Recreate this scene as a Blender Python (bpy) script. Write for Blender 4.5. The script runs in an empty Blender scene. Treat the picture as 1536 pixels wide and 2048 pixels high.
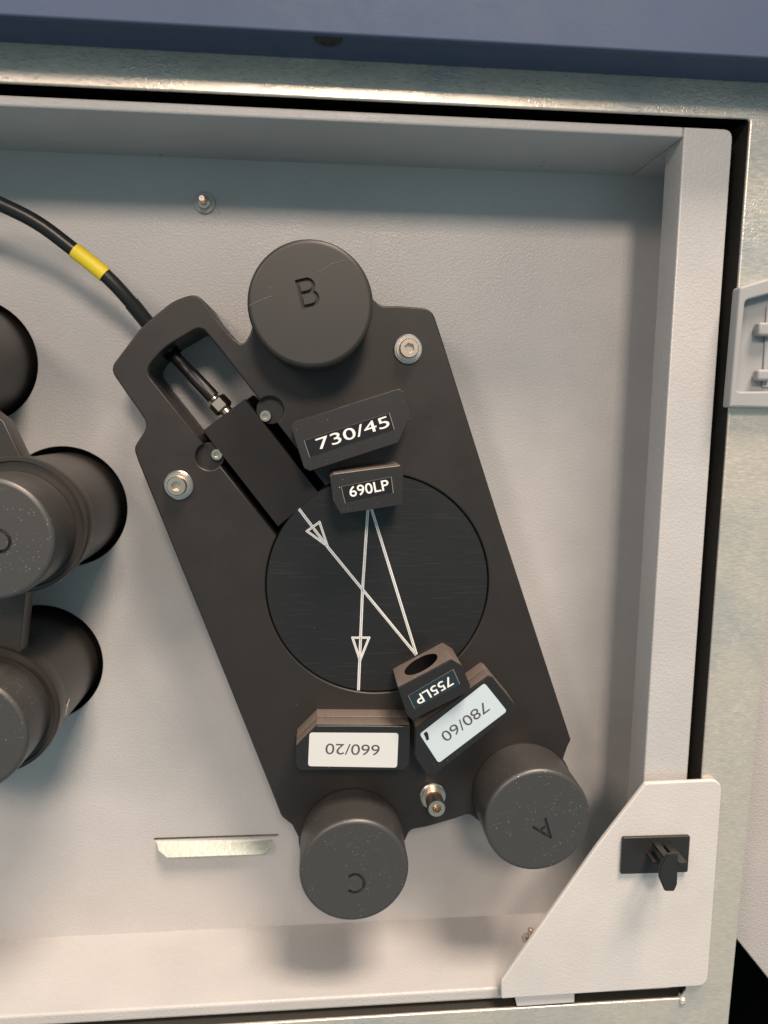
import bpy, bmesh, math, random
from mathutils import Vector, Matrix
random.seed(7)
sc = bpy.context.scene
COL = sc.collection
sc.unit_settings.scale_length = 0.01          # one unit is one centimetre

# ------------------------------------------------------------------ camera
F, H = 1480.0, 26.0                            # focal length in photo pixels, height above the tray floor (cm)
c = Vector((-130, -202, F)).normalized()
a = Vector((16832, -4, F)); a = (a - a.dot(c) * c).normalized()
b = c.cross(a)
CAM = Vector((0, 0, H))
RW = Matrix((a, -b, -c))                       # rows: world axes in camera coordinates
def at(px, py, z=0.0):                         # a photo pixel to the point on the plane at height z
    d = RW @ Vector((px - 768, py - 1024, F))
    return CAM + d * ((z - H) / d.z)
def aty(px, py, Y):                            # the same on the wall plane y = Y
    d = RW @ Vector((px - 768, py - 1024, F))
    return CAM + d * (Y / d.y)
cd = bpy.data.cameras.new('camera'); cam = bpy.data.objects.new('camera', cd); COL.objects.link(cam)
rot = Matrix((RW @ Vector((1, 0, 0)), RW @ Vector((0, -1, 0)), RW @ Vector((0, 0, -1)))).transposed()
cam.matrix_world = Matrix.Translation(CAM) @ rot.to_4x4()
cd.sensor_fit = 'HORIZONTAL'; cd.sensor_width = 36; cd.lens = F / 1536 * 36
cd.clip_start = 0.5; cd.clip_end = 2000
cd.dof.use_dof = True; cd.dof.focus_distance = 22.8; cd.dof.aperture_fstop = 0.17
sc.camera = cam
sc.render.resolution_x, sc.render.resolution_y = 768, 1024

# ------------------------------------------------------------------ light
w = bpy.data.worlds.new('World'); sc.world = w; w.use_nodes = True
bg = w.node_tree.nodes['Background']
bg.inputs[0].default_value = (0.66, 0.88, 0.95, 1); bg.inputs[1].default_value = 0.36
def area(name, direction, dist, sx, sy, power, col, aim=(2, -6, 0)):
    l = bpy.data.lights.new(name, 'AREA'); l.shape = 'RECTANGLE'; l.size = sx; l.size_y = sy
    l.energy = power; l.color = col
    o = bpy.data.objects.new(name, l); COL.objects.link(o)
    d = Vector(direction).normalized(); o.location = Vector(aim) + d * dist
    o.rotation_euler = d.to_track_quat('Z', 'Y').to_euler()
    return o
area('ceiling_lamp', (0.03, 0.50, 0.87), 170, 26, 26, 132000, (1.0, 0.81, 0.67))
area('second_ceiling_lamp', (-0.52, 0.45, 0.74), 190, 34, 34, 78000, (1.0, 0.79, 0.68))
area('ceiling_tube', (0.22, 0.89, 0.41), 260, 80, 70, 930000, (1.0, 0.81, 0.67))
sc.view_settings.view_transform = 'Standard'; sc.view_settings.look = 'None'
sc.view_settings.exposure = 0.0; sc.view_settings.gamma = 1.0

# ------------------------------------------------------------------ materials
def mat(name, col, rough=0.5, metal=0.0, bump=0.0, bscale=20.0, bdist=0.02, spec=0.5, coat=0.0):
    m = bpy.data.materials.new(name); m.use_nodes = True
    nt = m.node_tree; p = nt.nodes['Principled BSDF']
    p.inputs['Base Color'].default_value = (*col, 1); p.inputs['Roughness'].default_value = rough
    p.inputs['Metallic'].default_value = metal; p.inputs['Specular IOR Level'].default_value = spec
    p.inputs['Coat Weight'].default_value = coat
    tc = nt.nodes.new('ShaderNodeTexCoord')
    if bump:
        n = nt.nodes.new('ShaderNodeTexNoise'); n.inputs['Scale'].default_value = bscale; n.inputs['Detail'].default_value = 3
        nt.links.new(tc.outputs['Object'], n.inputs['Vector'])
        bm_ = nt.nodes.new('ShaderNodeBump'); bm_.inputs['Strength'].default_value = bump; bm_.inputs['Distance'].default_value = bdist
        nt.links.new(n.outputs['Fac'], bm_.inputs['Height']); nt.links.new(bm_.outputs['Normal'], p.inputs['Normal'])
    return m, nt, p, tc
def node(nt, t, **kw):
    n = nt.nodes.new(t)
    for k, v in kw.items():
        if k in n.inputs.keys(): n.inputs[k].default_value = v
        else: setattr(n, k, v)
    return n
def ramp(nt, fac, p0, p1, c0=(0, 0, 0, 1), c1=(1, 1, 1, 1)):
    r = nt.nodes.new('ShaderNodeValToRGB'); e = r.color_ramp.elements
    e[0].position = p0; e[1].position = p1; e[0].color = c0; e[1].color = c1
    nt.links.new(fac, r.inputs[0]); return r
def mixc(nt, fac, A, B):
    m = nt.nodes.new('ShaderNodeMix'); m.data_type = 'RGBA'
    for s, v in ((0, fac), (6, A), (7, B)):
        if hasattr(v, 'links'): nt.links.new(v, m.inputs[s])
        else: m.inputs[s].default_value = v
    return m.outputs[2]
def dust(nt, p, tc, base, scale=5.5, size=0.085, amount=0.5, col=(0.62, 0.55, 0.48, 1)):
    """fine specks of dust lying on the surface"""
    v = node(nt, 'ShaderNodeTexVoronoi', Scale=scale); nt.links.new(tc.outputs['Object'], v.inputs['Vector'])
    sep = nt.nodes.new('ShaderNodeSeparateColor'); nt.links.new(v.outputs['Color'], sep.inputs[0])
    rad = node(nt, 'ShaderNodeMath', operation='MULTIPLY'); nt.links.new(sep.outputs[0], rad.inputs[0]); rad.inputs[1].default_value = size * 1.5
    lt = node(nt, 'ShaderNodeMath', operation='LESS_THAN'); nt.links.new(v.outputs['Distance'], lt.inputs[0]); nt.links.new(rad.outputs[0], lt.inputs[1])
    n = node(nt, 'ShaderNodeTexNoise', Scale=1.1, Detail=3.0); nt.links.new(tc.outputs['Object'], n.inputs['Vector'])
    r = ramp(nt, n.outputs['Fac'], 0.62 - amount * 0.3, 0.74 - amount * 0.3)
    k = node(nt, 'ShaderNodeMath', operation='MULTIPLY'); nt.links.new(lt.outputs[0], k.inputs[0]); nt.links.new(r.outputs[0], k.inputs[1])
    k2 = node(nt, 'ShaderNodeMath', operation='MULTIPLY'); nt.links.new(k.outputs[0], k2.inputs[0]); nt.links.new(sep.outputs[1], k2.inputs[1])
    out = mixc(nt, k2.outputs[0], base, col)
    nt.links.new(out, p.inputs['Base Color'])
def stretched(nt, tc, scale, sc3, rotz=0.0):
    mp = nt.nodes.new('ShaderNodeMapping'); mp.inputs['Scale'].default_value = sc3; mp.inputs['Rotation'].default_value = (0, 0, rotz)
    nt.links.new(tc.outputs['Object'], mp.inputs['Vector'])
    n = node(nt, 'ShaderNodeTexNoise', Scale=scale, Detail=4.0); nt.links.new(mp.outputs[0], n.inputs['Vector'])
    return n

def paint(name, col, rough=0.33, bump=0.5, spec=0.5):
    m, nt, p, tc = mat(name, col, rough, spec=spec)
    n1 = node(nt, 'ShaderNodeTexNoise', Scale=13.0, Detail=2.0, Roughness=0.55); nt.links.new(tc.outputs['Object'], n1.inputs['Vector'])
    n2 = node(nt, 'ShaderNodeTexNoise', Scale=38.0, Detail=2.0); nt.links.new(tc.outputs['Object'], n2.inputs['Vector'])
    ad = node(nt, 'ShaderNodeMath', operation='MULTIPLY_ADD'); nt.links.new(n2.outputs['Fac'], ad.inputs[0]); ad.inputs[1].default_value = 0.35
    nt.links.new(n1.outputs['Fac'], ad.inputs[2])
    bp = node(nt, 'ShaderNodeBump', Strength=bump, Distance=0.03); nt.links.new(ad.outputs[0], bp.inputs['Height']); nt.links.new(bp.outputs['Normal'], p.inputs['Normal'])
    n3 = node(nt, 'ShaderNodeTexNoise', Scale=0.35, Detail=3.0); nt.links.new(tc.outputs['Object'], n3.inputs['Vector'])
    r = ramp(nt, n3.outputs['Fac'], 0.3, 0.7, (*[x * 0.95 for x in col], 1), (*[min(1, x * 1.04) for x in col], 1))
    nt.links.new(r.outputs[0], p.inputs['Base Color'])
    n4 = node(nt, 'ShaderNodeTexNoise', Scale=0.7, Detail=5.0, Roughness=0.65); nt.links.new(tc.outputs['Object'], n4.inputs['Vector'])
    rg = ramp(nt, n4.outputs['Fac'], 0.3, 0.7, (rough - 0.06,) * 3 + (1,), (rough + 0.12,) * 3 + (1,)); nt.links.new(rg.outputs[0], p.inputs['Roughness'])
    return m
M = {}
M['paint'] = paint('light_grey_powder_coat', (0.495, 0.483, 0.472))
M['latch_paint'] = paint('mid_grey_moulding', (0.34, 0.345, 0.345), 0.5, 0.1)
M['lit_bracket_paint'] = paint('lit_grey_powder_coat', (0.60, 0.58, 0.555), 0.5, 0.35)  # brighter copy of the tray paint; stronger light is in its colour
M['blue'] = paint('blue_grey_coat', (0.062, 0.088, 0.15), 0.6, 0.12, 0.3)
M['shaded_blue'] = paint('shaded_blue_coat', (0.058, 0.082, 0.145), 0.6, 0.1, 0.3)  # cover blue darkened: shade on the underside put into the colour

m, nt, p, tc = mat('black_anodised_plate', (0.02, 0.017, 0.015), 0.43, bump=0.12, bscale=60, bdist=0.004, spec=0.5)
dust(nt, p, tc, (0.021, 0.0175, 0.0155, 1), 2.2, 0.022, 0.55, (0.3, 0.27, 0.24, 1)); 
nr = node(nt, 'ShaderNodeTexNoise', Scale=0.5, Detail=5.0, Roughness=0.65); nt.links.new(tc.outputs['Object'], nr.inputs['Vector'])
rg = ramp(nt, nr.outputs['Fac'], 0.3, 0.7, (0.34,) * 3 + (1,), (0.50,) * 3 + (1,)); nt.links.new(rg.outputs[0], p.inputs['Roughness'])
M['plate'] = m
m, nt, p, tc = mat('black_anodised_block', (0.011, 0.009, 0.009), 0.55, spec=0.4); M['block'] = m
m, nt, p, tc = mat('matt_black', (0.004, 0.004, 0.004), 0.9, spec=0.1); M['black'] = m
m, nt, p, tc = mat('cap_aluminium', (0.035, 0.034, 0.032), 0.42, 0.6, bump=0.1, bscale=70, bdist=0.004, spec=0.6)
dust(nt, p, tc, (0.102, 0.098, 0.094, 1), 15.0, 0.15, 0.62); M['cap_dusty'] = m
m, nt, p, tc = mat('cap_aluminium_clean', (0.033, 0.031, 0.029), 0.45, 0.1, bump=0.1, bscale=70, bdist=0.004, spec=0.55)
dust(nt, p, tc, (0.030, 0.028, 0.0255, 1), 6.0, 0.07, 0.3)
M['cap'] = m
m, nt, p, tc = mat('lens_tube_black', (0.03, 0.027, 0.025), 0.34, 0.4, spec=0.6)
dust(nt, p, tc, (0.055, 0.048, 0.043, 1), 7.0, 0.06, 0.2); M['tube'] = m
# turned disc with fine curved scratches
m, nt, p, tc = mat('scratched_disc', (0.012, 0.013, 0.015), 0.42, spec=0.5)
n = stretched(nt, tc, 3.0, (0.22, 8.0, 1.0), 0.22)
n2 = stretched(nt, tc, 4.0, (0.16, 9.0, 1.0), -0.12)
r1 = ramp(nt, n.outputs['Fac'], 0.60, 0.70); r2 = ramp(nt, n2.outputs['Fac'], 0.62, 0.70)
mx = node(nt, 'ShaderNodeMath', operation='MAXIMUM'); nt.links.new(r1.outputs[0], mx.inputs[0]); nt.links.new(r2.outputs[0], mx.inputs[1])
k = node(nt, 'ShaderNodeMath', operation='MULTIPLY'); nt.links.new(mx.outputs[0], k.inputs[0]); k.inputs[1].default_value = 0.38
bc = mixc(nt, k.outputs[0], (0.011, 0.0112, 0.012, 1), (0.05, 0.05, 0.05, 1))
dust(nt, p, tc, bc, 2.4, 0.03, 0.5, (0.35, 0.35, 0.35, 1))
bp = node(nt, 'ShaderNodeBump', Strength=0.12, Distance=0.01); nt.links.new(n2.outputs['Fac'], bp.inputs['Height']); nt.links.new(bp.outputs[0], p.inputs['Normal'])
M['disc'] = m
# worn slide edges
def worn(name, sc3, base, hi, dusty=0.6):
    m, nt, p, tc = mat(name, base, 0.4, 0.0, spec=0.7)
    n = stretched(nt, tc, 5.0, sc3); r = ramp(nt, n.outputs['Fac'], 0.35, 0.7, (*base, 1), (*hi, 1))
    dust(nt, p, tc, r.outputs[0], 7.0, 0.08, dusty)
    bp = node(nt, 'ShaderNodeBump', Strength=0.2, Distance=0.01); nt.links.new(n.outputs['Fac'], bp.inputs['Height']); nt.links.new(bp.outputs[0], p.inputs['Normal'])
    return m
M['slide'] = worn('slide_black', (1, 1, 12), (0.016, 0.014, 0.013), (0.03, 0.026, 0.024), 0.3)
M['slide_edge'] = worn('slide_rubbed_brown', (2, 2, 14), (0.115, 0.092, 0.078), (0.19, 0.155, 0.132), 0.7)
M['slide_face'] = worn('slide_face', (14, 1, 1), (0.008, 0.007, 0.007), (0.016, 0.013, 0.012), 0.45)
m, nt, p, tc = mat('bare_edge', (0.62, 0.56, 0.50), 0.35, 0.8); M['bare'] = m
m, nt, p, tc = mat('stainless', (0.78, 0.64, 0.52), 0.3, 1.0, bump=0.15, bscale=30, bdist=0.01); M['steel'] = m
m, nt, p, tc = mat('zinc_washer', (0.56, 0.56, 0.55), 0.3, 1.0, bump=0.15, bscale=20, bdist=0.01); M['washer'] = m
m, nt, p, tc = mat('warm_nickel', (0.75, 0.62, 0.50), 0.25, 1.0); M['nickel'] = m
m, nt, p, tc = mat('engraved_bare_metal', (0.88, 0.88, 0.86), 0.5, 0.1, bump=0.2, bscale=30, bdist=0.01); M['line'] = m
m, nt, p, tc = mat('groove_floor', (0.36, 0.36, 0.36), 0.5, 0.3); M['line_mid'] = m
m, nt, p, tc = mat('white_sticker', (0.66, 0.68, 0.66), 0.45); M['white'] = m
m, nt, p, tc = mat('glossy_white_sticker', (0.56, 0.66, 0.70), 0.25); M['white_blue_sheen'] = m  # blue reflection on the white sticker mixed into its colour
m, nt, p, tc = mat('sticker_grey_ink', (0.075, 0.075, 0.075), 0.6); M['ink'] = m
m, nt, p, tc = mat('sticker_black_ink', (0.008, 0.008, 0.01), 0.5); M['ink_black'] = m
m, nt, p, tc = mat('white_print', (0.85, 0.85, 0.82), 0.5); M['print'] = m
m, nt, p, tc = mat('black_tape', (0.009, 0.009, 0.01), 0.3); M['tape'] = m
m, nt, p, tc = mat('teal_tape', (0.012, 0.022, 0.03), 0.18, spec=0.9); M['teal_tape'] = m
m, nt, p, tc = mat('tape_edge', (0.30, 0.27, 0.24), 0.5); M['tape_edge'] = m
m, nt, p, tc = mat('cable_jacket', (0.012, 0.012, 0.012), 0.35, bump=0.2, bscale=25, bdist=0.01, spec=0.5); M['cable'] = m
m, nt, p, tc = mat('yellow_sleeve', (0.92, 0.70, 0.035), 0.45, bump=0.3, bscale=12, bdist=0.02); M['yellow'] = m
m, nt, p, tc = mat('dark_plastic', (0.02, 0.019, 0.018), 0.4, bump=0.4, bscale=35, bdist=0.01)
M['hook'] = m
m, nt, p, tc = mat('white_plastic', (0.6, 0.58, 0.55), 0.5); M['plastic'] = m
m, nt, p, tc = mat('rubber', (0.012, 0.012, 0.013), 0.6); M['rubber'] = m
m, nt, p, tc = mat('unlit_black', (0.003, 0.003, 0.003), 1.0, spec=0.0); M['void'] = m
m, nt, p, tc = mat('shaded_steel', (0.05, 0.047, 0.04), 0.6, 0.3, bump=0.3, bscale=3, bdist=0.05); M['shaded_steel'] = m  # frame metal darkened; shade inside the gap is in its colour
# galvanised sheet: mottled zinc, cream and cool reflections mixed into its patches, wandering scratches
m, nt, p, tc = mat('galvanised_sheet', (0.6, 0.58, 0.52), 0.38, 0.62)
n0 = node(nt, 'ShaderNodeTexNoise', Scale=0.28, Detail=3.0, Distortion=0.5); nt.links.new(tc.outputs['Object'], n0.inputs['Vector'])
r0 = ramp(nt, n0.outputs['Fac'], 0.30, 0.56, (0.60, 0.61, 0.585, 1), (0.84, 0.755, 0.645, 1))
n1 = stretched(nt, tc, 5.0, (1.0, 5.0, 1.0), 0.9)
r1 = ramp(nt, n1.outputs['Fac'], 0.3, 0.75, (0.88, 0.88, 0.88, 1), (1.06, 1.05, 1.02, 1))
mm = nt.nodes.new('ShaderNodeMix'); mm.data_type = 'RGBA'; mm.blend_type = 'MULTIPLY'; mm.inputs[0].default_value = 1
nt.links.new(r0.outputs[0], mm.inputs[6]); nt.links.new(r1.outputs[0], mm.inputs[7])
rr = ramp(nt, n1.outputs['Fac'], 0.3, 0.7, (0.26,) * 3 + (1,), (0.42,) * 3 + (1,)); nt.links.new(rr.outputs[0], p.inputs['Roughness'])
# thin wandering scratches, gathered in patches
v1 = node(nt, 'ShaderNodeTexVoronoi', Scale=1.6); v1.feature = 'DISTANCE_TO_EDGE'
nd = node(nt, 'ShaderNodeTexNoise', Scale=1.3, Detail=3.0); nt.links.new(tc.outputs['Object'], nd.inputs['Vector'])
vm = node(nt, 'ShaderNodeVectorMath', operation='MULTIPLY_ADD'); nt.links.new(nd.outputs['Color'], vm.inputs[0]); vm.inputs[1].default_value = (1.2, 1.2, 0); nt.links.new(tc.outputs['Object'], vm.inputs[2])
nt.links.new(vm.outputs[0], v1.inputs['Vector'])
rs = ramp(nt, v1.outputs['Distance'], 0.0, 0.022, (1, 1, 1, 1), (0, 0, 0, 1))
nq = node(nt, 'ShaderNodeTexNoise', Scale=0.6, Detail=1.0); nt.links.new(tc.outputs['Object'], nq.inputs['Vector'])
rq = ramp(nt, nq.outputs['Fac'], 0.48, 0.6, (0, 0, 0, 1), (0.5, 0.5, 0.5, 1))
kk = node(nt, 'ShaderNodeMath', operation='MULTIPLY'); nt.links.new(rs.outputs[0], kk.inputs[0]); nt.links.new(rq.outputs[0], kk.inputs[1])
cs = mixc(nt, kk.outputs[0], mm.outputs[2], (0.95, 0.9, 0.8, 1)); nt.links.new(cs, p.inputs['Base Color'])
n2 = node(nt, 'ShaderNodeTexNoise', Scale=9.0, Detail=2.0, Distortion=1.5); nt.links.new(tc.outputs['Object'], n2.inputs['Vector'])
ml = node(nt, 'ShaderNodeMath', operation='MULTIPLY'); nt.links.new(n2.outputs['Fac'], ml.inputs[0])
rb_ = ramp(nt, nq.outputs['Fac'], 0.42, 0.62, (0.15,) * 3 + (1,), (1, 1, 1, 1)); nt.links.new(rb_.outputs[0], ml.inputs[1])
bp = node(nt, 'ShaderNodeBump', Strength=0.4, Distance=0.03); nt.links.new(ml.outputs[0], bp.inputs['Height']); nt.links.new(bp.outputs[0], p.inputs['Normal'])
M['galv'] = m

# ------------------------------------------------------------------ helpers
BASE = {}
def link(o): COL.objects.link(o); return o
def thing(name, label, cat, loc, group=None, kind=None):
    o = bpy.data.objects.new(name, None); link(o); o.location = loc; BASE[o.name] = Vector(loc)
    o.empty_display_size = 0.5
    tag(o, label, cat, group, kind); return o
def tag(o, label=None, cat=None, group=None, kind=None):
    for k, v in (('label', label), ('category', cat), ('group', group), ('kind', kind)):
        if v: o[k] = v
    return o
def obj(name, me, material, parent=None, label=None, smooth=False):
    """links a mesh given in world centimetres as one object under its thing or part"""
    if isinstance(me, bmesh.types.BMesh):
        d = bpy.data.meshes.new(name); me.to_mesh(d); me.free(); me = d
    me.name = name
    me.materials.clear()
    for mm_ in (material if isinstance(material, (list, tuple)) else [material]): me.materials.append(mm_)
    o = bpy.data.objects.new(name, me); link(o)
    if parent:
        b0 = BASE[parent.name]; me.transform(Matrix.Translation(-b0)); o.parent = parent
        BASE[o.name] = b0
    else:
        co = [v.co for v in me.vertices]
        b0 = Vector((sum(v.x for v in co) / len(co), sum(v.y for v in co) / len(co), min(v.z for v in co)))
        me.transform(Matrix.Translation(-b0)); o.location = b0; BASE[o.name] = b0
    if smooth:
        me.shade_smooth()
        me.set_sharp_from_angle(angle=math.radians(38))
        for p_ in me.polygons:
            if abs(p_.normal.z) > 0.9995: p_.use_smooth = False
    if label: o['label'] = label
    return o
def child_of_part(o):  # sub-parts: the part's own origin is its thing's base
    BASE[o.name] = BASE[o.name]
def mesh_of(tmp):
    COL.objects.link(tmp); dg = bpy.context.evaluated_depsgraph_get(); dg.update()
    me = bpy.data.meshes.new_from_object(tmp.evaluated_get(dg)); d = tmp.data
    bpy.data.objects.remove(tmp)
    return me
def slab(loops, z0, z1, bev=0.0, seg=2):
    cu = bpy.data.curves.new('outline', 'CURVE'); cu.dimensions = '2D'; cu.fill_mode = 'BOTH'
    for lp in loops:
        s = cu.splines.new('POLY'); s.points.add(len(lp) - 1); s.use_cyclic_u = True
        for i, q in enumerate(lp): s.points[i].co = (q[0], q[1], 0, 1)
    cu.extrude = (z1 - z0) / 2 - bev; cu.bevel_depth = bev; cu.bevel_resolution = seg; cu.offset = -bev
    me = mesh_of(bpy.data.objects.new('outline', cu)); bpy.data.curves.remove(cu)
    me.transform(Matrix.Translation((0, 0, (z0 + z1) / 2)))
    bm = bmesh.new(); bm.from_mesh(me); bmesh.ops.remove_doubles(bm, verts=bm.verts, dist=1e-4)
    bmesh.ops.recalc_face_normals(bm, faces=bm.faces); bm.to_mesh(me); bm.free()
    return me
def circ(x, y, r, n=72, a0=0.0): return [(x + r * math.cos(a0 + 2 * math.pi * i / n), y + r * math.sin(a0 + 2 * math.pi * i / n)) for i in range(n)]
def rounded(pts, rad=0.1, n=7):
    """polygon with rounded corners; rad is one number or one per corner"""
    out = []; N = len(pts)
    for i in range(N):
        p0, p1, p2 = [Vector(pts[j % N][:2]) for j in (i - 1, i, i + 1)]
        r = rad[i] if isinstance(rad, (list, tuple)) else rad
        u = (p0 - p1); v = (p2 - p1)
        if r <= 0 or u.length < 1e-6 or v.length < 1e-6: out.append(tuple(p1)); continue
        ang = u.angle(v)
        if ang > 3.08: out.append(tuple(p1)); continue
        t = r / math.tan(ang / 2); t = min(t, u.length * 0.48, v.length * 0.48)
        A = p1 + u.normalized() * t; B = p1 + v.normalized() * t
        for k in range(n + 1):
            s = k / n; q = A * (1 - s) ** 2 + p1 * 2 * s * (1 - s) + B * s * s
            out.append((q.x, q.y))
    return out
def ppx(pts, z): return [tuple(at(x, y, z)[:2]) for x, y in pts]
def box(x0, y0, z0, x1, y1, z1, bev=0.03, seg=2):
    bm = bmesh.new(); bmesh.ops.create_cube(bm, size=1)
    for v in bm.verts: v.co = Vector(((x0 + x1) / 2 + v.co.x * (x1 - x0), (y0 + y1) / 2 + v.co.y * (y1 - y0), (z0 + z1) / 2 + v.co.z * (z1 - z0)))
    if bev: bmesh.ops.bevel(bm, geom=bm.edges[:], offset=bev, segments=seg, affect='EDGES', profile=0.6)
    return bm
def lathe(profile, x=0, y=0, n=72):
    """profile: (radius, z) from bottom to top; closed where the radius is 0"""
    bm = bmesh.new(); rings = []
    for r, z in profile:
        if r < 1e-6: rings.append([bm.verts.new((x, y, z))])
        else: rings.append([bm.verts.new((x + r * math.cos(2 * math.pi * i / n), y + r * math.sin(2 * math.pi * i / n), z)) for i in range(n)])
    for A, B in zip(rings, rings[1:]):
        for i in range(n):
            j = (i + 1) % n
            f = [A[i % len(A)], A[j % len(A)], B[j % len(B)], B[i % len(B)]]
            f = list(dict.fromkeys(f))
            if len(f) > 2: bm.faces.new(f)
    bmesh.ops.recalc_face_normals(bm, faces=bm.faces)
    return bm
def tube(pts, r, n=20, closed=False):
    bm = bmesh.new(); rings = []; up = Vector((0, 0, 1))
    pts = [Vector(q) for q in pts]
    rr = r if isinstance(r, (list, tuple)) else [r] * len(pts)
    for i, q in enumerate(pts):
        t = (pts[min(i + 1, len(pts) - 1)] - pts[max(i - 1, 0)]).normalized()
        s = t.cross(up)
        s = s.normalized() if s.length > 1e-4 else Vector((1, 0, 0))
        u = s.cross(t).normalized()
        rings.append([bm.verts.new(q + (s * math.cos(2 * math.pi * k / n) + u * math.sin(2 * math.pi * k / n)) * rr[i]) for k in range(n)])
    for A, B in zip(rings, rings[1:]):
        for i in range(n): bm.faces.new((A[i], A[(i + 1) % n], B[(i + 1) % n], B[i]))
    bm.faces.new(rings[0]); bm.faces.new(rings[-1])
    bmesh.ops.recalc_face_normals(bm, faces=bm.faces)
    return bm
def catmull(pts, n=10):
    P = [Vector(q) for q in pts]; P = [2 * P[0] - P[1]] + P + [2 * P[-1] - P[-2]]; out = []
    for i in range(1, len(P) - 2):
        for k in range(n):
            t = k / n
            out.append(0.5 * ((2 * P[i]) + (-P[i - 1] + P[i + 1]) * t + (2 * P[i - 1] - 5 * P[i] + 4 * P[i + 1] - P[i + 2]) * t * t + (-P[i - 1] + 3 * P[i] - 3 * P[i + 1] + P[i + 2]) * t ** 3))
    out.append(P[-2]); return out
def text(s, x, y, z, ang, wid, hei, bold=0.0, space=1.0):
    cu = bpy.data.curves.new('txt', 'FONT'); cu.body = s; cu.size = 1; cu.extrude = 0.0; cu.space_character = space
    me = mesh_of(bpy.data.objects.new('txt', cu)); bpy.data.curves.remove(cu)
    xs = [v.co.x for v in me.vertices]; ys = [v.co.y for v in me.vertices]
    cx, cy = (min(xs) + max(xs)) / 2, (min(ys) + max(ys)) / 2
    if bold:
        bm = bmesh.new()
        for k in range(8):
            m2 = me.copy(); m2.transform(Matrix.Translation((bold * math.cos(k * math.pi / 4), bold * math.sin(k * math.pi / 4), k * 0.0004))); bm.from_mesh(m2); bpy.data.meshes.remove(m2)
        bm.to_mesh(me); bm.free()
    me.transform(Matrix.Translation((x, y, z)) @ Matrix.Rotation(ang, 4, 'Z') @ Matrix.Diagonal((wid / (max(xs) - min(xs)), hei / (max(ys) - min(ys)), 1, 1)) @ Matrix.Translation((-cx, -cy, 0)))
    return me
def boolean_cut(me, cutter):
    A = bpy.data.objects.new('a', me); B = bpy.data.objects.new('b', cutter); COL.objects.link(B)
    md = A.modifiers.new('cut', 'BOOLEAN'); md.operation = 'DIFFERENCE'; md.object = B; md.solver = 'EXACT'; md.use_self = True
    out = mesh_of(A); bpy.data.objects.remove(B); return out
def to_mesh(bm):
    d = bpy.data.meshes.new('m'); bm.to_mesh(d); bm.free(); return d
def join(bms):
    out = bmesh.new()
    for q in bms:
        d = to_mesh(q) if isinstance(q, bmesh.types.BMesh) else q
        out.from_mesh(d); bpy.data.meshes.remove(d)
    return out

# ------------------------------------------------------------------ black slab standing in for the unlit inside of the cabinet
o = obj('cabinet_interior', box(-60, -60, -9, 60, 50, -8, 0), M['void']); tag(o, kind='structure')

# ------------------------------------------------------------------ the tray
XL = -24.0
tray = thing('instrument_tray', 'light grey painted sheet metal tray that holds both black detector plates', 'tray', (0, -5, 0))
holes = [(-8.66, -3.36, 2.07), (-9.72, -8.9, 2.1), (-11.38, 1.5, 2.05)]
s0, s1 = at(308, 1679, 0), at(557, 1671, 0)
slot = [(s0.x, s0.y - 0.05), (s1.x, s1.y - 0.05), (s1.x, s1.y + 0.05), (s0.x, s0.y + 0.05)]
outer = [(XL, -19.5), (12.2, -19.5), (12.2, 8.3), (XL, 8.3)]
obj('back_panel', slab([outer] + [circ(*h, 96) for h in holes] + [slot], -0.15, 0, 0.02), M['paint'], tray, smooth=True)
obj('top_wall', box(XL, 8.15, -0.15, 10.74, 8.44, 3.66, 0.07, 3), M['paint'], tray, smooth=True)
obj('bottom_wall', box(XL, -19.85, -0.15, 12.25, -19.42, 3.62, 0.10, 3), M['paint'], tray, smooth=True)
fl = rounded([(10.75, -19.4), (12.27, -19.4), (12.27, 8.44), (10.75, 8.44)], [0, 0, 0.3, 0.0])
obj('side_flange', slab([fl], 2.5, 3.66, 0.055, 3), M['paint'], tray, smooth=True)
obj('side_wall', join([box(12.08, -19.4, -0.15, 12.25, 8.14, 2.48, 0), box(10.745, 8.15, -0.15, 12.24, 8.4, 2.48, 0)]), M['paint'], tray)
# bright zinc tab bent up out of its slot
tp = [(313, 1683), (543, 1679), (541, 1697), (528, 1709), (335, 1716), (318, 1702)]
zz = [0.03, 0.03, 0.25, 0.42, 0.42, 0.25]
bm = bmesh.new(); vs = [bm.verts.new(at(x, y, z)) for (x, y), z in zip(tp, zz)]; bm.faces.new(vs)
bmesh.ops.recalc_face_normals(bm, faces=bm.faces)
r = bmesh.ops.solidify(bm, geom=bm.faces[:], thickness=0.06)
obj('slot_tab', bm, mat('dull_zinc', (0.42, 0.45, 0.40), 0.42, 0.7, bump=0.4, bscale=6)[0], tray)
# threaded studs with washers
def stud(x, y, z, parent):
    s = obj('stud', lathe([(0.0, z + 0.02), (0.20, z + 0.02), (0.20, z + 0.2), (0.12, z + 0.24), (0.12, z + 0.6), (0.09, z + 0.64), (0, z + 0.64)], x, y, 24), M['steel'], parent, smooth=True)
    obj('washer', lathe([(0.2, z + 0.004), (0.34, z + 0.004), (0.34, z + 0.06), (0.32, z + 0.08), (0.2, z + 0.08)], x, y, 32), M['paint'], s, smooth=True)
q = at(409, 406, 0.05); stud(q.x, q.y, 0, tray)
q = aty(1060, 1878, -19.42)
rotw = Matrix.Translation((q.x, -19.42, q.z)) @ Matrix.Rotation(-math.pi / 2, 4, 'X')
me = to_mesh(lathe([(0, 0.01), (0.17, 0.01), (0.17, 0.12), (0.1, 0.14), (0.1, 0.42), (0.07, 0.45), (0, 0.45)], 0, 0, 20)); me.transform(rotw)
s2 = obj('stud', me, M['steel'], tray, smooth=True)
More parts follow.
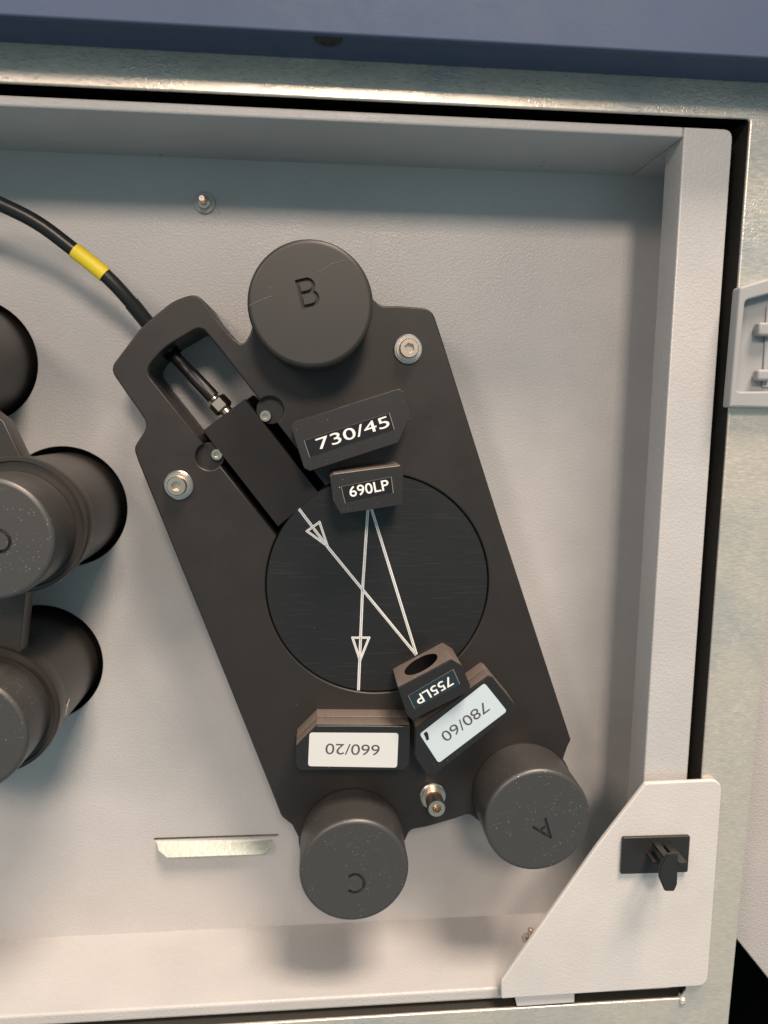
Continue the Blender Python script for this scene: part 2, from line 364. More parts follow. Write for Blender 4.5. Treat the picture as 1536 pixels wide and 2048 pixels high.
me = to_mesh(lathe([(0.17, 0.01), (0.28, 0.01), (0.28, 0.06), (0.17, 0.06)], 0, 0, 28)); me.transform(rotw); obj('washer', me, M['washer'], s2, smooth=True)

# ------------------------------------------------------------------ galvanised frame round the tray
galv = thing('galvanised_frame', 'bare galvanised steel frame surrounding the grey tray', 'frame', (13, -5, 2))
lo = at(960, 2021, 3.9).y
op = rounded([(XL - 1, lo), (12.45, lo), (12.64, lo + 0.3), (12.64, 8.66), (XL - 1, 8.66)], [0, 0.1, 0, 0.12, 0])
gout = [(XL - 3, -26), (14.2, -26), (14.42, -11), (14.44, 14), (XL - 3, 14)]
obj('face_sheet', slab([gout, op], 3.78, 3.9, 0.045, 3), M['galv'], galv, smooth=True)
obj('inner_return', join([box(12.66, lo, 1.2, 12.75, 8.6, 3.78, 0), box(XL, lo - 0.1, 1.2, 12.7, lo - 0.01, 3.78, 0)]), M['shaded_steel'], galv, 'inner edge of the frame opening, shade painted dark')
obj('top_return', box(XL, 8.67, 0.2, 12.65, 8.76, 3.78, 0), M['void'], galv, 'upper inner edge of the opening, shade painted black')  # frame return coloured black for the shade in the upper gap
me = to_mesh(lathe([(0, 3.6), (0.12, 3.7), (0.15, 3.85), (0.1, 3.97), (0, 4.0)], *at(1362, 1997, 3.8)[:2], 12))
for v in me.vertices: v.co += Vector([random.uniform(-0.03, 0.03) for _ in range(3)])
obj('weld_bead', me, M['galv'], galv, smooth=True)

# ------------------------------------------------------------------ blue cover above
cover = thing('blue_cover', 'blue grey painted cover running across the top above the galvanised strip', 'cover', (0, 11, 4))
y0 = at(768, 124, 3.95).y
obj('cover_panel', box(XL - 3, y0 - 0.08, 5.32, 24, y0 + 12, 5.5, 0.07, 3), M['blue'], cover, smooth=True)
obj('underside', box(XL - 3, y0, 3.92, 24, y0 + 11.9, 5.31, 0.02), M['shaded_blue'], cover, 'lower side of the blue cover, shade in its colour')
q = at(657, 66, 5.2)
me = to_mesh(lathe([(0, 0.0), (0.36, 0.0), (0.37, 0.03), (0.33, 0.07), (0.24, 0.08), (0.20, 0.04), (0, 0.04)], 0, 0, 40))
me.transform(Matrix.Translation((q.x, y0, 5.1)) @ Matrix.Rotation(math.pi / 2, 4, 'X'))
obj('bumper', me, M['rubber'], cover, 'round black rubber bumper', smooth=True)

# ------------------------------------------------------------------ beige door at the right edge, latch housing
e0, e1 = at(1474, 1879, 2.2), at(1536, 1956, 2.2)
d = (e1 - e0)
dp = [(e0.x - d.x * 1.2, e0.y - d.y * 1.2), (e0.x + d.x * 4, e0.y + d.y * 4), (40, -10), (40, 4.5), (e0.x - d.x * 1.2, 4.5)]
o = obj('side_door', slab([dp], 1.9, 2.2, 0.04), paint('beige_grained_coat', (0.45, 0.425, 0.405), 0.5, 0.8)); tag(o, 'beige grained side door at the lower right edge, slanting away over black', 'door')
lat = thing('latch_housing', 'light grey hollow latch housing fixed over the galvanised strip at right', 'latch', at(1510, 700, 3.95))
def quadbar(name, pts, z0, z1, m_=None, label=None, bev=0.03):
    return obj(name, slab([ppx(pts, z1)], z0, z1, bev), m_ or M['latch_paint'], lat, label, smooth=True)
fo = ppx([(1480, 574), (1640, 527), (1640, 818), (1459, 815)], 4.35); fi = ppx([(1491, 601), (1620, 566), (1620, 782), (1474, 783)], 4.35)
obj('surround', slab([rounded(fo, [0.12, 0, 0, 0.06]), rounded(fi, [0.16, 0, 0, 0.12])], 3.92, 4.35, 0.07, 4), M['latch_paint'], lat, smooth=True)
quadbar('recess_plate', [(1480, 590), (1640, 545), (1640, 800), (1464, 800)], 3.905, 3.93, bev=0)
quadbar('inner_door', [(1534, 612), (1610, 600), (1610, 775), (1525, 775)], 3.935, 4.0)
for (x, y, r) in ((1531, 658, 0.2), (1527, 750, 0.17)):
    q = at(x, y, 4.3)
    obj('hinge_knuckle', box(q.x - r, q.y - r, 4.0, q.x + 0.35, q.y + r, 4.3, 0.09, 3), M['latch_paint'], lat, smooth=True)

# ------------------------------------------------------------------ triangular corner bracket and its clip
br = thing('corner_bracket', 'brightly lit grey triangular corner bracket at the lower right of the tray', 'bracket', at(1280, 1850, 3.92))
bp_ = ppx([(1291, 1567), (1445, 1560), (1415, 1972), (1370, 1974), (1003, 1998), (1002, 1964), (1196, 1690)], 4.1)
obj('bracket_plate', slab([rounded(bp_, [0.1, 0.42, 0.55, 0, 0.06, 0.2, 3.0], 10)], 3.93, 4.1, 0.045, 3), M['lit_bracket_paint'], br, smooth=True)
obj('lower_tab', slab([ppx([(1028, 1985), (1149, 1980), (1149, 2005), (1034, 2013)], 3.92)], 3.80, 3.92, 0.02), M['lit_bracket_paint'], br)
clip = thing('cable_clip', 'black plastic adhesive clip stuck on the corner bracket', 'clip', at(1312, 1710, 4.12))
obj('base_pad', slab([rounded(ppx([(1246, 1676), (1381, 1672), (1376, 1745), (1242, 1749)], 4.24), 0.07)], 4.11, 4.24, 0.035, 3), M['hook'], clip, smooth=True)
# upright hooked finger: a bent strip rising from the pad and flaring at its end
A0, A1 = at(1318, 1690, 4.24), at(1352, 1686, 4.24)
def blade(profile, zs, th, name):
    bm = bmesh.new(); L = []; R_ = []
    for (x, y), z in zip(profile, zs):
        q = at(x, y, z); L.append(bm.verts.new(q)); 
    bm.faces.new(L); bmesh.ops.recalc_face_normals(bm, faces=bm.faces)
    bmesh.ops.solidify(bm, geom=bm.faces[:], thickness=th)
    bmesh.ops.bevel(bm, geom=bm.edges[:], offset=th * 0.2, segments=2, affect='EDGES')
    obj(name, bm, M['hook'], clip, smooth=True)
blade([(1332, 1705), (1353, 1703), (1351, 1765), (1345, 1778), (1327, 1778), (1315, 1750), (1317, 1728)], [5.3, 5.3, 5.3, 5.3, 5.3, 5.3, 5.3], 0.12, 'finger_tip')
obj('stem', join([box(A0.x + 0.18, A0.y - 0.12, 4.2, A1.x - 0.12, A0.y + 0.02, 5.25, 0.03)]), M['hook'], clip, smooth=True)
q = at(1306, 1717, 4.6)
obj('side_rib', box(q.x - 0.06, q.y - 0.12, 4.22, q.x + 0.22, q.y - 0.02, 4.75, 0.02), M['hook'], clip, smooth=True)
q = at(1331, 1700, 4.9)
obj('jaw', box(q.x - 0.12, q.y - 0.22, 4.24, q.x + 0.10, q.y - 0.12, 5.0, 0.03), M['hook'], clip, smooth=True)

# ------------------------------------------------------------------ caps with engraved letters
def arc(cx, cy, r, a0, a1, n=14, sx=1.0): return [(cx + sx * r * math.cos(math.radians(a0 + (a1 - a0) * i / n)), cy + r * math.sin(math.radians(a0 + (a1 - a0) * i / n))) for i in range(n + 1)]
LET = {
 'A': [[(-0.36, -0.5), (0, 0.5)], [(0, 0.5), (0.36, -0.5)], [(-0.24, -0.16), (0.24, -0.16)]],
 'B': [[(-0.3, 0.5), (-0.3, -0.5)], [(-0.3, 0.5), (0.05, 0.5)] + arc(0.05, 0.26, 0.24, 85, -85) + [(-0.3, 0.02)], [(0.08, 0.02)] + arc(0.08, -0.24, 0.26, 85, -85) + [(-0.3, -0.5)]],
 'C': [arc(0, 0, 0.5, 52, 308, 24, 0.92)],
}
def cap(x, y, r, z0, z1, material, parent, letter=None, lpos=None, lang=0.0, lh=0.7, ridge=False):
    b_ = 0.13
    prof = [(0, z0), (r * 0.98, z0), (r * 0.98, z0 + 0.05), (r, z0 + 0.08), (r, z1 - b_)]
    prof += [(r - b_ + b_ * math.cos(t), z1 - b_ + b_ * math.sin(t)) for t in [math.pi / 2 * k / 5 for k in range(1, 6)]] + [(0, z1)]
    me = to_mesh(lathe(prof, x, y, 96))
    # one flat top face instead of a fan
    bm = bmesh.new(); bm.from_mesh(me); bmesh.ops.dissolve_limit(bm, angle_limit=0.005, verts=bm.verts, edges=bm.edges); bm.to_mesh(me); bm.free()
    if letter:
        parts = []
        R2 = Matrix.Rotation(lang, 2)
        for st in LET[letter]:
            pts = []
            for u, v in st:
                w_ = R2 @ Vector((u * lh, v * lh)); pts.append((lpos[0] + w_.x, lpos[1] + w_.y, z1 + 0.01))
            e = 0.02; d0 = (Vector(pts[0]) - Vector(pts[1])).normalized() * e; d1 = (Vector(pts[-1]) - Vector(pts[-2])).normalized() * e
            pts[0] = tuple(Vector(pts[0]) + d0); pts[-1] = tuple(Vector(pts[-1]) + d1)
            for p_, q_ in zip(pts, pts[1:]):
                ln = (Vector(q_) - Vector(p_)); m2 = ln.normalized() * 0.02
                parts.append((Vector(p_) - m2, Vector(q_) + m2))
        for p_, q_ in parts:          # cut each stroke piece in turn: flat bottomed groove
            ln = q_ - p_; s_ = Vector((-ln.y, ln.x, 0)).normalized() * 0.05
            cb = bmesh.new()
            vs = [cb.verts.new(v + Vector((0, 0, dz))) for dz in (-0.14, 0.1) for v in (p_ - s_, q_ - s_, q_ + s_, p_ + s_)]
            cb.faces.new(vs[:4]); cb.faces.new(vs[4:])
            for i in range(4): cb.faces.new((vs[i], vs[(i + 1) % 4], vs[4 + (i + 1) % 4], vs[4 + i]))
            bmesh.ops.recalc_face_normals(cb, faces=cb.faces)
            me = boolean_cut(me, to_mesh(cb))
    o = obj('cap', me, material, parent, smooth=True)
    return o
def ang_of(p0, p1): return math.atan2(p1.y - p0.y, p1.x - p0.x)

# ------------------------------------------------------------------ main detector plate
ZP = 2.3
unit = thing('detector_plate', 'black anodised plate in the middle with round arrow disc and caps A, B, C', 'detector', (2, -6, 0))
CB, CC, CA = (-0.236, 3.017), (1.114, -14.475), (7.02, -12.99)
up_ = lambda pts: ppx(pts, ZP)
rb = 1.84
def arc_w(cx, cy, r, p_from, p_to, ccw, n=24):
    a0 = math.atan2(p_from[1] - cy, p_from[0] - cx); a1 = math.atan2(p_to[1] - cy, p_to[0] - cx)
    if ccw and a1 < a0: a1 += 2 * math.pi
    if not ccw and a1 > a0: a1 -= 2 * math.pi
    return [(cx + r * math.cos(a0 + (a1 - a0) * i / n), cy + r * math.sin(a0 + (a1 - a0) * i / n)) for i in range(n + 1)]
OP, OR = [], []
def add(pts, rads):
    OP.extend(pts); OR.extend(rads if isinstance(rads, list) else [rads] * len(pts))
add(up_([(219, 738), (284, 652), (345, 602), (396, 584), (430, 634), (462, 672), (486, 692), (500, 668)]), [0.42, 2.2, 1.6, 0.50, 2.0, 1.2, 0.22, 0.15])
add(arc_w(*CB, rb, up_([(498, 650)])[0], up_([(746, 586)])[0], False), 0)
add(up_([(762, 612), (800, 612), (864, 617), (888, 690), (1000, 1045), (1142, 1480), (1135, 1494)]), [0.35, 0, 0.5, 3.0, 5.0, 0.15, 0.2])
add(arc_w(*CA, 1.80, up_([(1139, 1510)])[0], up_([(960, 1655)])[0], False), 0)
add(up_([(938, 1628), (906, 1639), (854, 1654), (820, 1660)]), [0.3, 0, 0, 0.3])
add(arc_w(*CC, 1.82, up_([(814, 1695)])[0], up_([(588, 1675)])[0], False), 0)
add(up_([(584, 1650), (563, 1634), (540, 1575), (400, 1227), (277, 925), (267, 896), (297, 850)]), [0.15, 0.5, 0, 0, 0.6, 0.35, 0.45])
outl = rounded(OP, OR, 8)
# long slot, its two round pockets and the disc recess, one connected opening
DC = (1.945, -5.65); DR = 3.69
sL0, sL1 = [Vector(v) for v in up_([(338, 802), (553, 1072)])]
sR0, sR1 = [Vector(v) for v in up_([(440, 698), (651, 972)])]
pL = Vector(up_([(418, 913)])[0]); pR = Vector(up_([(540, 820)])[0]); PRd = 0.42
def bump_line(A, B, cen, r, n=16):
    dirv = (B - A).normalized(); h = (cen - A).dot(dirv); foot = A + dirv * h; dist = (cen - foot).length
    if dist > r: return [tuple(A), tuple(B)]
    half = math.sqrt(r * r - dist * dist); i0 = foot - dirv * half; i1 = foot + dirv * half
    nrm = Vector((-dirv.y, dirv.x)); side = 1 if (cen - foot).dot(nrm) > 0 else -1
    a0 = math.atan2(i0.y - cen.y, i0.x - cen.x); a1 = math.atan2(i1.y - cen.y, i1.x - cen.x)
    best = None
    for sgn in (1, -1):
        b1 = a1
        if sgn > 0 and b1 < a0: b1 += 2 * math.pi
        if sgn < 0 and b1 > a0: b1 -= 2 * math.pi
        mid = cen + Vector((math.cos((a0 + b1) / 2), math.sin((a0 + b1) / 2))) * r
        if ((mid - foot).dot(nrm) * side) > 0:
            best = [(cen.x + r * math.cos(a0 + (b1 - a0) * i / n), cen.y + r * math.sin(a0 + (b1 - a0) * i / n)) for i in range(n + 1)]
    return [tuple(A)] + best + [tuple(B)]
pkL = pL + (pL - sL0 - (sL1 - sL0).normalized() * (pL - sL0).dot((sL1 - sL0).normalized())) * 0
left_side = bump_line(sL1, sL0, pL, PRd); right_side = bump_line(sR0, sR1, pR, PRd)
endc = rounded([tuple(sL0)] + up_([(289, 741), (330, 694), (402, 652)]) + [tuple(sR0)], [0, 0.42, 2.0, 0.30, 0])
hole = left_side[:-1] + endc + right_side[1:]
hole += arc_w(*DC, DR, right_side[-1], left_side[0], False, 90)[1:-1]
hole = [hole[0]] + [q for p_, q in zip(hole, hole[1:]) if (Vector(q) - Vector(p_)).length > 0.01]
obj('plate', slab([outl, hole], 0.02, ZP, 0.05, 3), M['plate'], unit, smooth=True)
# channel floor under the fibre block, pocket floors
ch = [Vector(v) for v in up_([(440, 862), (501, 787), (651, 972), (553, 1072), (393, 871)])]
obj('channel_floor', slab([ppx([(397, 868), (499, 789), (652, 975), (640, 1060), (556, 1070)], ZP - 0.3)], 0.03, 0.9, 0), M['black'], unit)
for cen in (pL, pR):
    obj('pocket', lathe([(0, 1.6), (PRd + 0.02, 1.6), (PRd + 0.02, 2.05), (0, 2.05)], cen.x, cen.y, 40), M['plate'], unit, smooth=True)
# disc with engraved arrows
dz = 2.26
disc = obj('disc', lathe([(0, 0.1), (DR - 0.03, 0.1), (DR - 0.03, dz - 0.03), (DR - 0.06, dz), (0, dz)], *DC, 128), M['disc'], unit, smooth=True)
def strip(pts, wd, z):
    bm = bmesh.new(); P2 = [Vector(p_[:2]) for p_ in pts]
    for A, B in zip(P2, P2[1:]):
        dv = (B - A).normalized(); n_ = Vector((-dv.y, dv.x)) * wd / 2; A2 = A - dv * wd * 0.45; B2 = B + dv * wd * 0.45
        f = bm.faces.new([bm.verts.new((q.x, q.y, z)) for q in (A2 - n_, B2 - n_, B2 + n_, A2 + n_)])
        z += 0.0006
    bmesh.ops.recalc_face_normals(bm, faces=bm.faces)
    for f in bm.faces:
        if f.normal.z < 0: f.normal_flip()
    return bm
D_ = lambda x, y: at(x, y, dz)
lines = [[D_(598, 1018), D_(657, 1096), D_(831, 1308)], [D_(736, 1015), D_(725, 1180), D_(717, 1378)], [D_(742, 1015), D_(832, 1306)]]
for i, ln in enumerate(lines):
    z = dz + 0.004 + 0.004 * i
    l_ = obj('arrow_line', strip(ln, 0.088, z), M['line'], disc)
    obj('groove', strip(ln, 0.018, z + 0.016), M['line_mid'], l_)
for k_, tri in enumerate(([(614, 1062), (639, 1044), (655, 1092)], [(705, 1275), (738, 1275), (720, 1320)])):
    t3 = [D_(*q) for q in tri] ; ln = t3 + [t3[0]]
    h_ = obj('arrow_head', strip(ln, 0.075, dz + 0.022), M['line'], disc)
    obj('groove', strip(ln, 0.014, dz + 0.028), M['line_mid'], h_)
# collars and caps
for (cx, cy), rr_ in ((CB, 1.84), (CC, 1.80), (CA, 1.80)):
    obj('collar', lathe([(1.2, 0.01), (rr_, 0.01), (rr_, ZP - 0.08), (rr_ - 0.06, ZP + 0.004), (1.2, ZP + 0.004)], cx, cy, 96), M['plate'], unit, smooth=True)
ZC = 4.25
q = at(615, 585, ZC); cap(*CB, 1.79, ZP, ZC, M['cap'], unit, 'B', (q.x, q.y), math.radians(14), 0.72)
q = at(710, 1767, ZC); cap(*CC, 1.745, ZP, ZC, M['cap_dusty'], unit, 'C', (q.x, q.y), math.radians(180), 0.62)
t_, f1, f2 = at(1101, 1675, ZC), at(1091, 1638, ZC), at(1067, 1655, ZC)
mid = (f1 + f2) / 2; cen = (mid + t_) / 2
cap(*CA, 1.745, ZP, ZC, M['cap_dusty'], unit, 'A', (cen.x, cen.y), ang_of(mid, t_) - math.pi / 2, (t_ - mid).length)
# thin scratches on cap B
for pts in ([(498, 612), (510, 606), (530, 597), (545, 592)], [(637, 545), (650, 537), (664, 528), (690, 521)]):
    sc_ = obj('scratch', tube([at(x, y, ZC + 0.003) for x, y in pts], 0.009, 4), mat('light_scratch', (0.16, 0.15, 0.14), 0.5)[0], unit)
# socket screws
def socket_screw(x, y, z, rh, hh, parent, wr=None, name='screw', dx=0, dy=0, material=None):
    n = 40; bm = bmesh.new()
    hexr = rh * 0.56; dep = hh * 0.55
    prof = [(0.0, z), (rh, z), (rh, z + hh * 0.9), (rh * 0.93, z + hh)]
    bm = lathe(prof, x + dx, y + dy, n)
    # annular face to a hexagonal recess
    top = sorted([v for v in bm.verts if abs(v.co.z - (z + hh)) < 1e-5], key=lambda v: math.atan2(v.co.y - y - dy, v.co.x - x - dx))
    inn = []
    for v in top:
        an = math.atan2(v.co.y - y - dy, v.co.x - x - dx); k_ = math.cos(math.pi / 6) / math.cos(((an + 0.3) % (math.pi / 3)) - math.pi / 6)
        inn.append(bm.verts.new((x + dx + hexr * k_ * math.cos(an), y + dy + hexr * k_ * math.sin(an), z + hh)))
    bot = [bm.verts.new((v.co.x, v.co.y, z + hh - dep)) for v in inn]
    for i in range(n):
        j = (i + 1) % n
        bm.faces.new((top[i], top[j], inn[j], inn[i])); bm.faces.new((inn[i], inn[j], bot[j], bot[i]))
    bm.faces.new(bot); bmesh.ops.recalc_face_normals(bm, faces=bm.faces)
    s = obj(name, bm, material or M['steel'], parent, smooth=True)
    if wr:
        obj('washer', lathe([(rh * 0.7, z - 0.09), (wr, z - 0.09), (wr, z - 0.03), (wr - 0.03, z - 0.005), (rh * 0.7, z - 0.005)], x, y, 48), M['washer'], s, smooth=True)
    return s
for (wx, wy), (hx, hy), hh in (((816, 698), (819, 697), 0.32), ((357, 970), (353, 969), 0.32), ((866, 1592), (869, 1606), 0.78)):
    W = at(wx, wy, ZP + 0.05); Hd = at(hx, hy, ZP + 0.1 + hh)
    s = socket_screw(W.x, W.y, ZP + 0.1, 0.30, hh, unit, 0.46)
    obj('spring_washer', lathe([(0.26, ZP + 0.1), (0.38, ZP + 0.1), (0.38, ZP + 0.19), (0.26, ZP + 0.19)], W.x, W.y, 40), M['steel'], s, smooth=True)
# fibre mount block in the channel
ZB = 2.27
blk = [at(406, 861, ZB), at(489, 798, ZB), at(637, 985, ZB), at(556, 1053, ZB)]
block = obj('fibre_mount', slab([[q[:2] for q in blk]], 0.92, ZB, 0.012, 2), M['block'], unit)
for x, y in ((531, 832), (434, 909)):
    q = at(x, y, 2.2)
    obj('lug', lathe([(0, 0.92), (0.2, 0.92), (0.2, 2.0), (0, 2.0)], q.x, q.y, 32), M['black'], block, smooth=True)
    socket_screw(q.x, q.y, 2.0, 0.18, 0.27, block, material=M['nickel'])

# ------------------------------------------------------------------ fibre cable with yellow sleeve
zc = 2.15
cab = thing('fibre_cable', 'black cable with a yellow sleeve curving into the top left of the central plate', 'cable', at(150, 500, 1.5))
main = catmull([at(-260, 340, 2.6), at(-120, 358, 2.45), at(0, 408, 2.3), at(75, 446, 2.2), at(143, 496, 2.1), at(210, 550, 2.0), at(255, 597, 1.85), at(300, 652, 1.55), at(345, 708, 1.3)], 12)
obj('jacket', tube(main, 0.218, 24), M['cable'], cab, smooth=True)
i0 = min(range(len(main)), key=lambda i: (main[i] - at(150, 500, 2.1)).length); i1 = min(range(len(main)), key=lambda i: (main[i] - at(208, 549, 2.0)).length)
obj('yellow_sleeve', tube(main[i0:i1 + 1], 0.245, 32), M['yellow'], cab, smooth=True)
i2 = min(range(len(main)), key=lambda i: (main[i] - at(262, 603, 1.8)).length)
obj('strain_relief', tube(main[i2:], 0.243, 24), M['cable'], cab, smooth=True)
P0, P1 = at(345, 708, 1.3), at(427, 795, 1.45)
obj('ferrule_tube', tube([P0, P0.lerp(P1, 0.45), P0.lerp(P1, 0.47), P1], [0.2, 0.2, 0.225, 0.225], 24), M['cable'], cab, smooth=True)
dv = (P1 - P0).normalized()
obj('neck', tube([P1, P1 + dv * 0.1], 0.15, 24), M['nickel'], cab, smooth=True)
bm = tube([P1 + dv * 0.1, P1 + dv * 0.16, P1 + dv * 0.48, P1 + dv * 0.54], [0.28, 0.33, 0.33, 0.28], 6)
obj('hex_nut', bm, M['nickel'], cab)
obj('connector_end', tube([P1 + dv * 0.54, P1 + dv * 1.0], 0.2, 24), M['nickel'], cab, smooth=True)
obj('entry_hole_disc', tube([P0 - dv * 0.12, P0 + dv * 0.1], 0.27, 24), M['black'], cab, smooth=True)  # black disc standing in for the dark cable hole, not a fitting

# ------------------------------------------------------------------ filter slides
def slide(label, name, cat, px, z0, z1, rad, lab, txt, tcol, lcol, lround, txt_ends, th, bold, edge=None, groove=True, space=1.0, flip=False, lz=None):
    cen = sum((at(x, y, z1) for x, y in px), Vector()) / len(px); cen.z = z0
    t = thing(name, label, cat, cen, 'black filter slides standing in the detector plate')
    W = ppx(px, z1); loop = rounded(W, rad, 3)
    fm = M['slide_face']
    if groove:
        zg = z0 + (z1 - z0) * 0.52
        inner = [((p_[0] - cen.x) * 0.985 + cen.x, (p_[1] - cen.y) * 0.985 + cen.y) for p_ in loop]
        body = obj('holder_base', slab([loop], z0, zg, 0.012), M['slide_edge'], t)
        obj('holder_seam', slab([inner], zg, zg + 0.05, 0), M['slide'], t)
        obj('holder_top', slab([loop], zg + 0.05, z1 - 0.1, 0.012), M['slide_edge'], t)
        obj('face_plate', slab([loop], z1 - 0.1, z1, 0.014), [fm], t)
    else:
        obj('holder', slab([loop], z0, z1 - 0.08, 0.012), edge or M['slide_edge'], t)
        obj('face_plate', slab([loop], z1 - 0.08, z1, 0.014), fm, t)
    lw = ppx(lab, z1)
    if lcol is M['tape'] or lcol is M['teal_tape']:
        o2 = [((p_[0]), (p_[1])) for p_ in lw]; cx_ = sum(p_[0] for p_ in lw) / 4; cy_ = sum(p_[1] for p_ in lw) / 4
        grow = [(Vector(p_) - Vector((cx_, cy_))).normalized() * 0.017 + Vector(p_) for p_ in lw]
        obj('sticker_edge', slab([grow], z1 + 0.001, z1 + 0.006, 0), M['tape_edge'], t)
        st = obj('sticker', slab([lw], z1 + 0.002, z1 + 0.012, 0), lcol, t)
        tz = z1 + 0.016
    else:
        st = obj('sticker', slab([rounded(lw, lround, 5)], z1 + 0.001, z1 + 0.014, 0.003), lcol, t)
        tz = z1 + 0.018
    a0, a1 = at(*txt_ends[0], z1), at(*txt_ends[1], z1)
    m_ = (a0 + a1) / 2
    obj('printed_text', text(txt, m_.x, m_.y, tz, ang_of(a0, a1), (a1 - a0).length, th, bold, space), tcol, st)
    return t, body if groove else None
G = 66.0
# 730/45
slide('black filter slide marked 730/45, highest on the plate, just below cap B', 'filter_slide', 'filter', [(582, 854), (588, 844), (796, 778), (809, 783), (822, 829), (797, 885), (620, 942), (608, 936)], 2.1, 3.6, 0.03,
      [(609, 881), (778, 826), (788, 859), (620, 914)], '730/45', M['print'], M['tape'], 0, [(634, 889), (777, 842)], 0.34, 0.003, groove=True)
# 690LP
slide('small black filter marked 690LP at the top of the arrow disc', 'mirror_slide', 'filter', [(660, 954), (668, 947), (800, 930), (807, 937), (806, 1009), (682, 1028), (666, 1002)], 2.27, 3.95, 0.02,
      [(683, 973), (782, 954), (786, 986), (691, 1006)], '690LP', M['print'], M['tape'], 0, [(699, 984), (777, 969)], 0.31, 0.010, groove=False)
# 755LP with the round aperture facing the disc centre
px755 = [(796, 1376), (903, 1319), (924, 1332), (941, 1373), (934, 1385), (825, 1440), (814, 1430)]
t755, _ = slide('small black filter marked 755LP upside down, round hole facing the disc', 'mirror_slide', 'filter', px755, 2.27, 4.0, 0.03,
      [(817, 1391), (906, 1339), (919, 1368), (830, 1417)], '755LP', M['print'], M['teal_tape'], 0, [(903, 1360), (833, 1401)], 0.30, 0.010, groove=False)
for ch_ in list(t755.children):
    if ch_.name.startswith('holder'):
        A3, B3 = at(796, 1376, 4.0), at(903, 1319, 4.0); dv3 = (B3 - A3).normalized(); n3 = Vector((-dv3.y, dv3.x, 0))
        m3 = (A3 + B3) / 2; m3.z = 3.12
        cy = to_mesh(tube([m3 + n3 * 0.4, m3 - n3 * 0.55], 0.60, 48))
        cy.transform(Matrix.Translation(-BASE[t755.name]))
        nm = boolean_cut(ch_.data, cy); nm.name = 'holder'
        ch_.data = nm; nm.materials.clear(); nm.materials.append(M['slide_edge'])
        nm.materials.append(M['black'])  # shade inside the hole painted black on its walls and floor
        obj('aperture_floor', tube([m3 - n3 * 0.5, m3 - n3 * 0.54], 0.61, 32), M['black'], ch_, smooth=True)
        for f_ in nm.polygons:
            cw = f_.center + BASE[t755.name] - m3; dd = cw - n3 * cw.dot(n3)
            if dd.length < 0.62 and abs(f_.normal.dot(n3)) < 0.5: f_.material_index = 1
            elif dd.length < 0.62 and cw.dot(n3) < -0.3 and cw.dot(n3) > -0.7: f_.material_index = 1
        nm.shade_smooth(); nm.set_sharp_from_angle(angle=math.radians(30))
# 780/60
t780, _ = slide('black filter slide marked 780/60 with tilted white sticker tinted by blue reflection beside cap A', 'filter_slide', 'filter', [(832, 1457), (978, 1352), (985, 1355), (1033, 1413), (1029, 1423), (870, 1549), (852, 1547), (830, 1514)], 2.1, 3.6, 0.03,
      [(839, 1468), (969, 1366), (1014, 1422), (877, 1526)], '780/60', M['ink'], M['white_blue_sheen'], 0.1, [(974, 1411), (886, 1476)], 0.36, 0.0)
mk = ppx([(852, 1462), (856, 1466), (858, 1478), (853, 1481), (850, 1472), (847, 1467)], 3.6)
obj('marker_stroke', slab([rounded(mk, 0.03)], 3.617, 3.622, 0), M['ink_black'], [x for x in t780.children if x.name.startswith('sticker')][0])
# 660/20
slide('black filter slide marked 660/20 with upright cream sticker above cap C', 'filter_slide', 'filter', [(592, 1493), (634, 1451), (820, 1452), (818, 1529), (807, 1540), (600, 1540), (593, 1532)], 2.1, 3.6, 0.02,
      [(619, 1465), (797, 1466), (794, 1535), (616, 1532)], '660/20', M['ink'], M['white'], 0.1, [(759, 1500), (651, 1497)], 0.36, 0.0)

def rubbed(parent_name, pts, z, r):
    th = [t_ for t_ in bpy.data.objects if t_.get('label', '').find(parent_name) >= 0][0]
    P_ = [at(x, y, z) for x, y in pts]; obj('rubbed_edge', tube(P_, r, 6), M['bare'], th, 'worn bright upper edge')
rubbed('690LP', [(667, 948.5), (735, 939.5), (800, 931.5)], 3.945, 0.016)
rubbed('660/20', [(635, 1452), (720, 1452), (806, 1453)], 3.59, 0.012)
rubbed('730/45', [(590, 844), (690, 812), (796, 779)], 3.59, 0.005)

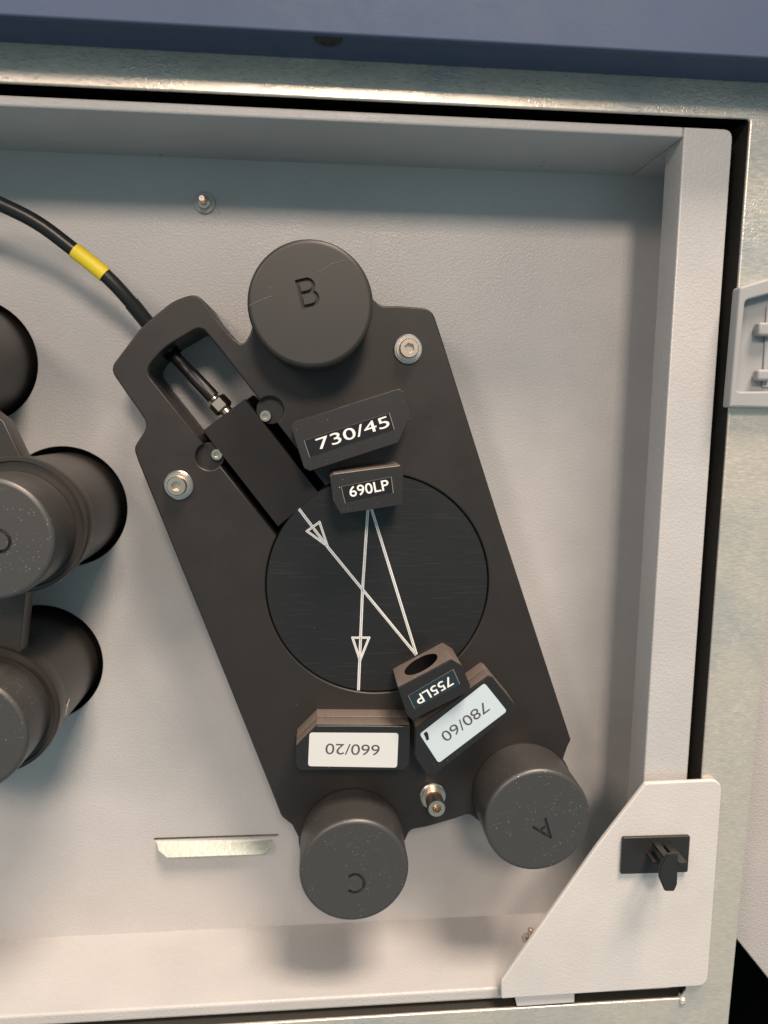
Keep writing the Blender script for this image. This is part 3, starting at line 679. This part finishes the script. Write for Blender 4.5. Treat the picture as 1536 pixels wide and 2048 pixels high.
# ------------------------------------------------------------------ left detector unit, cut by the frame
ZL = 4.0
lu = thing('detector_plate', 'second black detector unit with round caps jutting out at left', 'detector', (-10, -4, -2))
for i, ((hx, hy, hr), (tx, ty), z1, let) in enumerate((((-8.66, -3.36, 0), (-8.73, -3.48), 5.8, 'C'), ((-9.74, -8.95, 0), (-9.70, -8.95), 5.8, None), ((-11.38, 1.5, 0), (-11.5, 1.5), 5.0, None))):
    r_ = 1.86
    obj('detector_tube', lathe([(0, -4), (r_, -4), (r_, ZL - 0.65), (0, ZL - 0.65)], hx, hy, 96), M['tube'], lu, smooth=True)
    if i < 2:
        obj('lens_ring', lathe([(1.2, ZL - 0.02), (1.96, ZL - 0.02), (1.97, ZL - 0.02), (2.0, ZL + 0.03), (1.97, ZL + 0.1), (1.86, ZL + 0.1), (1.84, ZL + 0.02), (1.2, ZL + 0.02)], hx, hy, 96), M['tube'], lu, smooth=True)
        if let:
            q = at(-2, 1082, z1); cap(tx, ty, 1.68, ZL, z1, M['cap_dusty'], lu, 'C', (q.x, q.y), math.radians(222), 0.6)
        else: cap(tx, ty, 1.68, ZL, z1, M['cap_dusty'], lu)
# the slab that carries the caps
W = ppx([(-60, 820), (8, 842), (45, 918), (45, 1000)], ZL)
web = [(-14, 1.0), W[1], W[2], (-8.6, -1.6)]
l2 = [tuple(at(96, 1170, ZL)[:2]), tuple(at(92, 1200, ZL)[:2])]
outl2 = [(-16, 2.5), (-12.5, 2.5), W[1], W[2]]
outl2 += arc_w(-8.66, -3.36, 1.95, (-8.66 - 0.3, -1.4), at(96, 1168, ZL), False)
w1, w2 = at(52, 1180, ZL), at(38, 1306, ZL)
outl2 += [tuple(at(60, 1172, ZL)[:2]), tuple(w1[:2]), tuple(w2[:2])]
outl2 += arc_w(-9.74, -8.95, 1.95, w2, (-9.7, -11), False)
outl2 += [(-16, -11)]
cl = [outl2[0]] + [q for p_, q in zip(outl2, outl2[1:]) if (Vector(q) - Vector(p_)).length > 0.02]
obj('plate', slab([cl], ZL - 0.7, ZL, 0.05, 3), M['tube'], lu, smooth=True)
# spring clips that glint between tube and ring
for pts in ([(150, 968), (158, 985), (166, 1005), (172, 1022), (180, 1060), (186, 1078)], [(138, 1398), (133, 1412), (130, 1430)]):
    zs = 2.4
    def on_tube(x, y):
        best = min((abs((Vector(at(x, y, z / 20)[:2]) - Vector(ctr)).length - 1.90), z / 20) for z in range(0, 64))
        return at(x, y, best[1])
    ctr = (-8.66, -3.36) if pts[0][1] < 1200 else (-9.74, -8.95)
    obj('spring_clip', tube([on_tube(x, y) for x, y in pts], [0.03] + [0.055] * (len(pts) - 2) + [0.03], 8), M['nickel'], lu, smooth=True)
